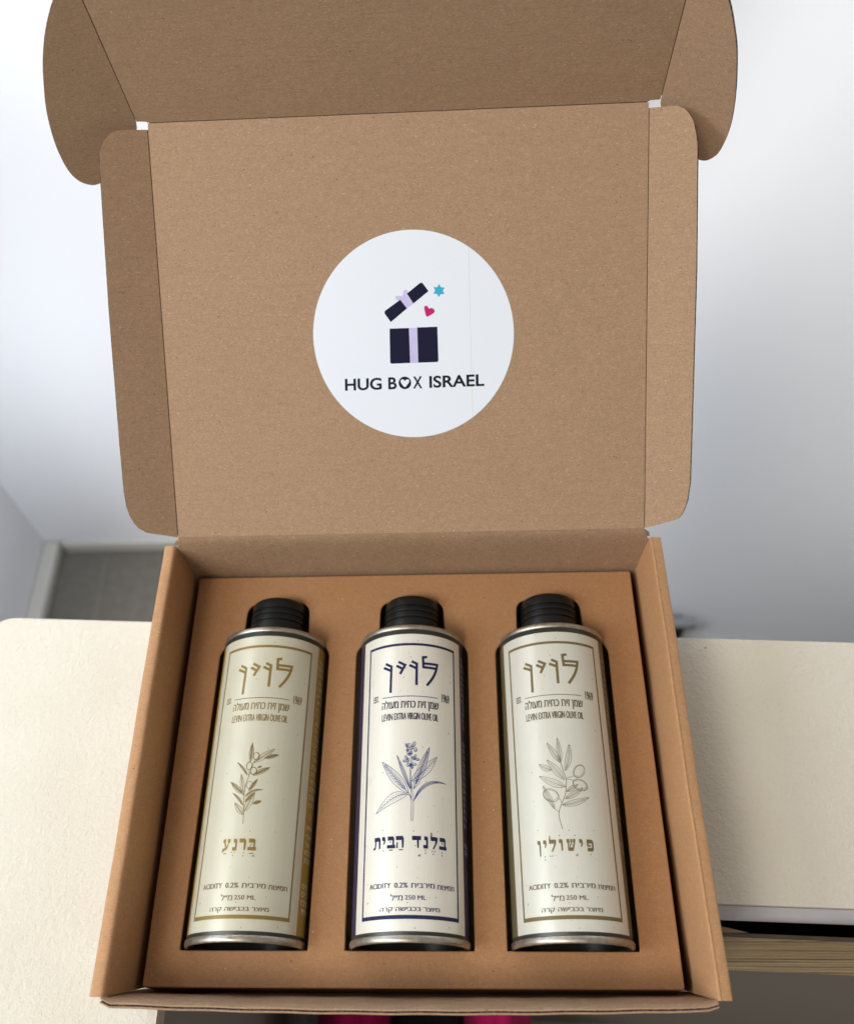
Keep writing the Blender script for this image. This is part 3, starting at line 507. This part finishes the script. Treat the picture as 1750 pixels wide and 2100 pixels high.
tp = bpy.data.objects.new('top_panel', me); COL.objects.link(tp); tp.parent = INS; tp.location = (0, 0, (HI - .08 + 6.8) * U)
for p0, p1 in (((-12.2, .7), (12.2, .7)), ((-12.2, 21.36), (12.2, 21.36)), ((-12.2, .7), (-12.2, 21.36)), ((12.2, .7), (12.2, 21.36))):
    x0, y0 = p0; x1, y1 = p1; dx = .06 if x0 == x1 else 0; dy = .06 if y0 == y1 else 0
    slab('skirt', [(x0 - dx, y0 - dy), (x1 + dx, y0 - dy), (x1 + dx, y1 + dy), (x0 - dx, y1 + dy)], -6.8, HI - .17, [K_INS], INS)

# ================================================================ CANS
ZC = -3.6886; RB = 2.77
GL = {
 'bet': [[(8,100),(10,66),(62,66),(60,30),(2,30),(0,2),(90,0),(94,8),(92,30),(80,30),(82,86),(66,100)]],
 'resh': [[(6,100),(8,66),(55,66),(60,0),(78,6),(82,80),(66,100)]],
 'nun': [[(14,100),(12,70),(32,66),(34,30),(2,28),(4,0),(54,0),(54,85),(42,100)]],
 'ayin': [[(6,100),(42,100),(38,70),(54,18),(38,18),(20,68),(4,70)], [(60,100),(92,100),(92,68),(78,62),(60,14),(0,-14),(0,18),(46,32),(70,66),(60,72)]],
 'lamed': [[(8,138),(20,128),(26,134),(24,100),(78,100),(90,90),(86,62),(62,20),(42,-6),(32,4),(56,40),(64,66),(10,66),(8,100),(14,118)]],
 'dalet': [[(0,100),(2,66),(52,66),(56,0),(72,6),(72,66),(94,66),(96,100)]],
 'he': [[(0,100),(4,66),(62,66),(66,0),(84,6),(86,82),(72,100)], [(10,52),(24,48),(22,0),(6,0)]],
 'yod': [[(4,100),(4,68),(26,66),(18,38),(30,34),(44,62),(42,90),(32,100)]],
 'tav': [[(6,100),(8,66),(60,66),(64,0),(82,6),(84,82),(70,100)], [(16,70),(32,70),(28,22),(22,2),(-8,-4),(-4,16),(12,20)]],
 'pe': [[(8,100),(70,100),(88,80),(86,15),(70,0),(12,0),(14,30),(62,30),(67,40),(67,62),(60,68),(30,68),(28,52),(48,50),(46,36),(12,40),(8,60)]],
 'shin': [[(14,0),(72,0),(94,70),(100,100),(72,100),(70,72),(78,66),(62,30),(24,28),(28,66),(34,72),(32,100),(2,100),(2,72),(12,64)], [(42,100),(64,100),(64,74),(34,26),(22,26),(46,70),(42,74)]],
 'vav': [[(4,100),(4,68),(24,66),(28,0),(44,6),(44,90),(34,100)]],
 'nunf': [[(2,100),(4,68),(22,66),(28,-40),(42,-30),(42,90),(32,100)]]}
def dot(x, y, r=6): return [(x + r * math.cos(k * .785), y + r * math.sin(k * .785)) for k in range(8)]
def bar(x0, x1, y): return [(x0, y - 4), (x1, y - 4), (x1, y + 4), (x0, y + 4)]
TITLE = {  # letters left to right as they stand, x offset and scale, then vowel points; x 0..n, letter height 100
 'M': ([('tav', 8), ('yod', 105), ('bet', 165), ('he', 262), ('dalet', 430), ('nun', 545), ('lamed', 618), ('bet', 722)],
       [dot(127, -14), bar(188, 232, -12), bar(295, 340, -12), dot(204, 50, 7), dot(572, -14), dot(572, -36), dot(645, -18), dot(672, -18), dot(658, -40), dot(758, -22), dot(758, -44), dot(762, 50, 7)], 818),
 'L': ([('ayin', 0), ('nun', 118), ('resh', 190), ('bet', 290)], [bar(20, 60, -22), dot(118, -14), dot(150, -14), dot(134, -38), dot(252, -20), dot(250, -42), bar(315, 358, -22), dot(330, 50, 7)], 384),
 'R': ([('nunf', 4), ('yod', 72), ('lamed', 135), ('vav', 250), ('shin', 335), ('yod', 470), ('pe', 550)],
       [dot(90, -38), dot(90, -62), dot(150, -36), dot(176, -36), dot(262, 124), dot(432, 124), dot(595, -24), dot(597, 48, 7)], 640)}
TBOX = {'M': (-1.75, 1.95, 6.16, 6.70), 'L': (-1.06, .60, 6.07, 6.60), 'R': (-1.62, 1.08, 6.02, 6.54)}
SIDEW = {'L': ['לב', 'םיפ', 'קשמ', 'לש', 'הוח', 'קיל', 'ןותנ', 'יתבז', 'רבכי', 'עסת', 'תא', 'רבע', 'וניב', 'תא', 'ךות', 'תושי', 'המ', 'יחיט', 'המדו', 'םאש', 'ונל', None, 'קשמ', 'ילאר', 'לש', 'ומעט', 'תופיר', None, 'םיטל', 'םי תוש', 'חבטמב', '.דחאכ']}
SPK = D['specks']
def make_can(key, label, u0, skew, kspeck):
    xc, tl = CAN[key]; rt = root('bottle', (xc, 2.2, -6.5), label, 'bottle', 'olive oil cans lying in the box')
    ax = lambda y: xc + tl * (y - 2.5)
    def lathe(name, prof, mat, n=96, smooth=True):
        V = []; F = []
        for (y, r) in prof:
            for k in range(n):
                a = 2 * math.pi * k / n; V.append((ax(y) + r * math.sin(a), y, ZC + r * math.cos(a)))
        for i in range(len(prof) - 1):
            for k in range(n):
                j = (k + 1) % n; F.append((i * n + k, i * n + j, (i + 1) * n + j, (i + 1) * n + k))
        return mk(name, V, F, mat, rt, smooth=smooth)
    def on(V2, F, name, mat, h, parent=None, sk=True):
        """print laid on the can wall: u = arc length from the top line, v along the can"""
        if V2 and not name.startswith(('label_', 'side_band')):
            bm = bmesh.new(); vs = [bm.verts.new((q[0], q[1], q[2] if len(q) > 2 else 0)) for q in V2]
            for f in F:
                try: bm.faces.new([vs[i] for i in f])
                except ValueError: pass
            lo = min(q[0] for q in V2); hi = max(q[0] for q in V2); k = math.ceil(lo / .14)
            while k * .14 < hi:
                bmesh.ops.bisect_plane(bm, geom=bm.verts[:] + bm.edges[:] + bm.faces[:], dist=1e-5, plane_co=(k * .14, 0, 0), plane_no=(1, 0, 0)); k += 1
            bm.verts.index_update(); V2 = [tuple(q.co) for q in bm.verts]; F = [tuple(q.index for q in f.verts) for f in bm.faces]; bm.free()
        V = []
        for q in V2:
            u, v = q[0], q[1]; hh_ = h + (q[2] if len(q) > 2 else 0)
            uu = u + u0 + (skew * (v - 9.7) if sk else 0); ph = uu / RB; r = 2.752 + hh_
            V.append((ax(v) + r * math.sin(ph), v, ZC + r * math.cos(ph)))
        return mk(name, V, F, mat, parent or rt, smooth=True, sharp='none')
    def patch(name, ua, ub, va, vb, mat, h, nu=40, nv=8, parent=None):
        V2 = [(ua + (ub - ua) * i / nu, va + (vb - va) * j / nv) for j in range(nv + 1) for i in range(nu + 1)]
        F = [(j * (nu + 1) + i, j * (nu + 1) + i + 1, (j + 1) * (nu + 1) + i + 1, (j + 1) * (nu + 1) + i) for j in range(nv) for i in range(nu)]
        return on(V2, F, name, mat, h, parent)
    lathe('can_body', [(2.5, 2.74), (2.53, 2.752), (17.02, 2.752), (17.05, 2.74)], BLACKB, 128)
    lathe('bottom_seam', [(2.53, 2.745), (2.50, 2.80), (2.44, 2.822), (2.34, 2.825), (2.27, 2.815), (2.222, 2.775), (2.21, 2.71), (2.235, 2.66), (2.30, 2.63), (2.40, 2.62)], TIN)
    lathe('base_plate', [(2.38, 2.622), (2.46, 2.605), (3.30, 2.57), (3.42, 2.45), (3.44, 1.8), (3.46, 0.01)], ENDM)
    lathe('top_seam', [(17.03, 2.745), (17.05, 2.79), (17.12, 2.82), (17.22, 2.815), (17.29, 2.77), (17.31, 2.70), (17.27, 2.64), (17.10, 2.60), (17.08, 2.4), (17.35, 2.0), (17.55, 1.6)], TIN)
    cp = [(17.5, 1.50), (17.55, 1.53), (18.26, 1.535), (18.29, 1.47), (18.35, 1.46), (18.37, 1.525), (18.50, 1.53), (18.51, 1.505), (18.54, 1.505), (18.55, 1.53), (18.62, 1.53), (18.645, 1.455), (18.70, 1.45), (18.72, 1.52), (18.84, 1.525), (18.85, 1.50), (18.88, 1.50), (18.89, 1.525), (18.95, 1.52), (18.975, 1.445), (19.03, 1.44), (19.05, 1.515), (19.42, 1.51), (19.56, 1.47), (19.64, 1.38), (19.67, 1.2), (19.67, .01)]
    lathe('cap', cp, CAPM)
    lb = patch('label_panel', -3.12, 3.12, 2.68, 16.78, CREAM[key], .004, 64, 12)
    circum = 2 * math.pi * RB
    sb = patch('side_band', 3.12, circum - 3.12, 2.68, 16.78, BAND[key], .004, 96, 12)
    # border frame: four printed strips, sub-parts of the panel
    W_, va, vb, t = 2.56, 3.17, 16.27, .10
    V2 = []; F = []
    def strip(ua, ub, v0, v1, nu, nv):
        b = len(V2)
        for j in range(nv + 1):
            for i in range(nu + 1): V2.append((ua + (ub - ua) * i / nu, v0 + (v1 - v0) * j / nv))
        for j in range(nv):
            for i in range(nu): F.append((b + j * (nu + 1) + i, b + j * (nu + 1) + i + 1, b + (j + 1) * (nu + 1) + i + 1, b + (j + 1) * (nu + 1) + i))
    strip(-W_, W_, va, va + .165, 50, 1); strip(-W_, W_, vb - .135, vb, 50, 1); strip(-W_, -W_ + t, va + .165, vb - .135, 1, 20); strip(W_ - t, W_, va + .165, vb - .135, 1, 20)
    on(V2, F, 'border_line', INK[key], .009, lb)
    # brand word in old letters
    V2 = []; F = []
    for s in D['logo']:
        s = [(u - .15, v) for u, v in s]
        if len(s) >= 5: s = [s[0]] + [tuple(p) for p in catmull(s[1:], 4)]
        ribbon(V2, F, s, .135)
    on(V2, F, 'brand_lettering', INK[key], .0095, lb)
    V2 = []; F = []; strip(-1.57, 1.38, 13.40, 13.44, 24, 1); on(V2, F, 'rule_line', FINE[key], .009, lb)
    def text(body, ua, ub, va, vb, name='lettering', mat=None, bold=0.0, parent=None, h=.0095):
        tv, tf = text_mesh(body, 0, 3); V2 = []; F2 = []
        for c_, sh in enumerate((-bold, 0, bold) if bold else (0,)):
            b0 = len(V2); V2 += [(ua + sh + (ub - ua) * s, va + (vb - va) * t_, .0004 * c_) for s, t_ in tv]; F2 += [tuple(b0 + i for i in t__) for t__ in tf]
        return on(V2, F2, name, mat or FINEI[key], h, parent or lb)
    text('EST.', -2.13, -1.80, 13.27, 13.58, bold=.010); text('1969', 1.62, 2.10, 13.27, 13.70, bold=.011)
    text('הלועמ תיתכ תיז ןמש', -1.58, 1.40, 12.68, 13.27, bold=.013)
    text('LEVIN', -1.57, -.98, 12.22, 12.57, bold=.009); text('EXTRA VIRGIN OLIVE OIL', -.88, 1.38, 12.22, 12.57, bold=.010)
    # title
    letters, pts, n = TITLE[key]; ua, ub, v0, v1 = TBOX[key]; sx = (ub - ua) / n; sy = (v1 - v0) / 100
    V2 = []; F = []
    for g, x0 in letters:
        for pl in GL[g]:
            b = len(V2); q = [(ua - .15 * 0 + (x0 + x) * sx, v0 + y * sy) for x, y in pl]; V2 += q; F += [tuple(b + i for i in tt) for tt in tess(q)]
    on([(u - u0, v) for u, v in V2], F, 'title_lettering', INK[key], .0125, lb, sk=False if key != 'L' else False)
    V2 = []; F = []
    for pl in pts:
        b = len(V2); q = [(ua + x * sx, v0 + y * sy * 1.05) for x, y in pl]; V2 += q; F += [tuple(b + i for i in tt) for tt in tess(q)]
    on([(u - u0, v) for u, v in V2], F, 'vowel_points', INK[key], .0095, lb, sk=False)
    text('ACIDITY', -2.07, -.93, 4.46, 4.68, mat=FINE2[key], bold=.011); text('0.2%', -.75, -.13, 4.46, 4.68, mat=FINE2[key], bold=.011)
    text('תיברימ', .02, 1.12, 4.46, 4.66, mat=FINE2[key], bold=.011); text('תוצימח', 1.26, 2.23, 4.44, 4.64, mat=FINE2[key], bold=.011)
    text('ל״מ', -.92, -.36, 3.93, 4.20, mat=FINE2[key], bold=.007); text('250 ML', -.26, .71, 3.96, 4.15, mat=FINE2[key], bold=.007)
    text('הרק השיבככ רצוימ'.replace('ככ', 'כב'), -1.44, 1.37, 3.43, 3.66, mat=FINE2[key], bold=.011)
    # botanical drawing
    dd = D[key]; V2 = []; F = []; rnd = random.Random(3)
    for w_, s in dd['strokes']: ribbon(V2, F, catmull(s, 5), w_ * 1.1)
    for B, T, s, vk, be in dd['leaves']:
        B, T, s, be = Vector(B), Vector(T), Vector(s), Vector(be)
        c = lambda t: B + (T - B) * t + be * 4 * t * (1 - t)
        wv = lambda t: (math.sin(math.pi * min(1, t ** .85)) ** .9)
        for sg in (-1, 1):
            ribbon(V2, F, [c(k / 14) + s * sg * wv(k / 14) for k in range(15)], .021)
        ribbon(V2, F, [c(k / 10) for k in range(11)], .028, .014)
        nv = {1: 0, 2: 9, 3: 16}[vk]
        if vk == 1:
            for q in (-.45, .4): ribbon(V2, F, [c(k / 10) + s * q * wv(k / 10) for k in range(1, 9)], .013)
        for k in range(nv):
            t = .12 + .78 * k / nv
            for sg in (-1, 1):
                a = c(t) + s * sg * .08; e_ = c(min(1, t + .09)) + s * sg * wv(t) * (.8 if vk == 3 else .6)
                ribbon(V2, F, [a, e_], .03 if vk == 3 else .014, .008)
    for C, a, b_ in dd['ells']:
        C, a, b_ = Vector(C), Vector(a), Vector(b_)
        ribbon(V2, F, [C + a * math.cos(k * .3491) + b_ * math.sin(k * .3491) for k in range(18)], .022, closed=True)
        ribbon(V2, F, [C + (a * math.cos(k * .3) + b_ * math.sin(k * .3)) * .78 for k in range(-1, 7)], .013)
        if key == 'M':
            ribbon(V2, F, [C + (a * math.cos(k * .5) + b_ * math.sin(k * .5)) * .45 for k in range(10)], .014)
            ribbon(V2, F, [C - b_ * .9, C + b_ * .9], .016)
    on([(u - u0, v) for u, v in V2], F, 'plant_drawing', FINE[key], .0095, lb, sk=False)
    # flecks in the print
    V2 = []; F = []
    for u, v, s in SPK:
        b = len(V2); a = rnd.uniform(0, 6.28); e_ = rnd.uniform(.35, .9)
        V2 += [(u - .15 + s * 1.15 * math.cos(a + o_) * (e_ if i % 2 else 1), v + s * 1.15 * math.sin(a + o_)) for i, o_ in enumerate((0, 2.0, 3.5))]; F.append((b, b + 1, b + 2))
    for k in range(90):
        u = rnd.uniform(-3.05, 3.05); v = rnd.uniform(2.75, 16.7); s = rnd.uniform(.006, .016); a = rnd.uniform(0, 6.28); b = len(V2)
        V2 += [(u + s * math.cos(a + o_), v + s * math.sin(a + o_)) for o_ in (0, 2.2, 3.8)]; F.append((b, b + 1, b + 2))
    on(V2, F, 'print_flecks', SPECK if key == 'M' else SPECK2, .0085, lb)
    # writing on the side band
    ws = SIDEW['L']
    if key == 'L':
        v = 16.15
        for wd in ws:
            if wd is None: v -= .75; continue
            wl_ = .23 * len(wd); text(wd, 3.30, 3.30 + wl_, v - .24, v, 'side_lettering', BTXT[key], 0, sb); v -= .372
        V2 = []; F = []
        for B, T in (((3.35, 8.0), (3.75, 8.05)), ((3.55, 7.85), (3.75, 8.25))):
            B, T = Vector(B), Vector(T); n_ = Vector((-(T - B).y, (T - B).x)) * .25
            for sg in (-1, 1): ribbon(V2, F, [B + (T - B) * k / 8 + n_ * sg * math.sin(math.pi * k / 8) for k in range(9)], .015)
        on(V2, F, 'leaf_mark', BTXT[key], .009, sb)
    else:
        v = 16.2; k = 0
        while v > 6.2:
            wd = ws[k % len(ws)] or 'תא'; k += 1
            if k % 13 == 0: v -= .6
            text(wd, 3.30, 3.30 + .2 * len(wd), v - .2, v, 'side_lettering', BTXT[key], 0, sb); v -= .33
        V2 = []; F = []; strip(3.55, 3.57, 3.1, 5.6, 1, 6); on(V2, F, 'side_line', BTXT[key], .009, sb)
    return rt
FINEI = {'L': plain('gold_brown_text', (.22, .15, .06), .55), 'M': plain('blue_black_text', (.014, .018, .045), .6, 0, .2), 'R': plain('olive_text', (.10, .08, .04), .6, 0, .3)}
FINE2 = {'L': plain('brown_small_text', (.15, .11, .05), .6, 0, .3), 'M': plain('navy_small_text', (.03, .035, .10), .6, 0, .2), 'R': plain('olive_small_text', (.115, .09, .05), .6, 0, .3)}
SPECK2 = plain('faint_print_flecks', (.22, .21, .17), .6)
make_can('L', 'leftmost olive oil can, cream label printed in gold with a gold side band', .13, .006, 1)
make_can('M', 'middle olive oil can, cream label printed in navy blue with a flowering sprig', .15, 0.0, 1)
make_can('R', 'rightmost olive oil can, cream label printed in olive green with an olive branch', -.20, -.012, 1)
bpy.data.objects.remove(_to)

# ================================================================ BACKGROUND THINGS
g = root('grey_rail', (30, 57, -90), 'blurred pale grey rail end low on the far wall, just right of the box', 'rail')
slab('rail_bar', [(20, 55.2), (37.8, 55.2), (37.8, 56.9), (20, 56.9)], -90.0, -88.8, [RAILP], g, bevel=.3)
slab('rail_shadow_block', [(20, 55.6), (36.4, 55.6), (36.4, 57.5), (20, 57.5)], -97, -90.02, [DARK], g)  # black block standing in for the shadow under the rail bar
# photographer's clothing just showing under the box front
g = root('garment', (-1, -10, -62), 'magenta knitted garment with black cloth between its two halves, just showing below the box front', 'clothing')
def fold(name, x0, x1, zt, mat, seed):
    V = []; F = []; nx, ny = 28, 24
    for j in range(ny + 1):
        y = 5.2 - 44 * j / ny
        for i in range(nx + 1):
            t = i / nx; x = x0 + (x1 - x0) * t + .25 * math.sin(y * .5 + seed)
            z = zt - 10 * abs(2 * t - 1) ** 3 + .35 * math.sin(t * 17 + seed + .1 * y) - (2.5 if j == 0 else 0)
            V.append((x, y, z))
    for j in range(ny):
        for i in range(nx): F.append((j * (nx + 1) + i, j * (nx + 1) + i + 1, (j + 1) * (nx + 1) + i + 1, (j + 1) * (nx + 1) + i))
    o = mk(name, V, F, mat, g, smooth=True, sharp='none'); so = o.modifiers.new('thick', 'SOLIDIFY'); so.thickness = .3 * U; return o
fold('garment_half', -10.4, -3.2, -38, PINK, 1); fold('garment_half', 2.2, 7.8, -38, PINK, 4); fold('black_cloth', -6.2, 4.6, -42.5, BLKC, 2)
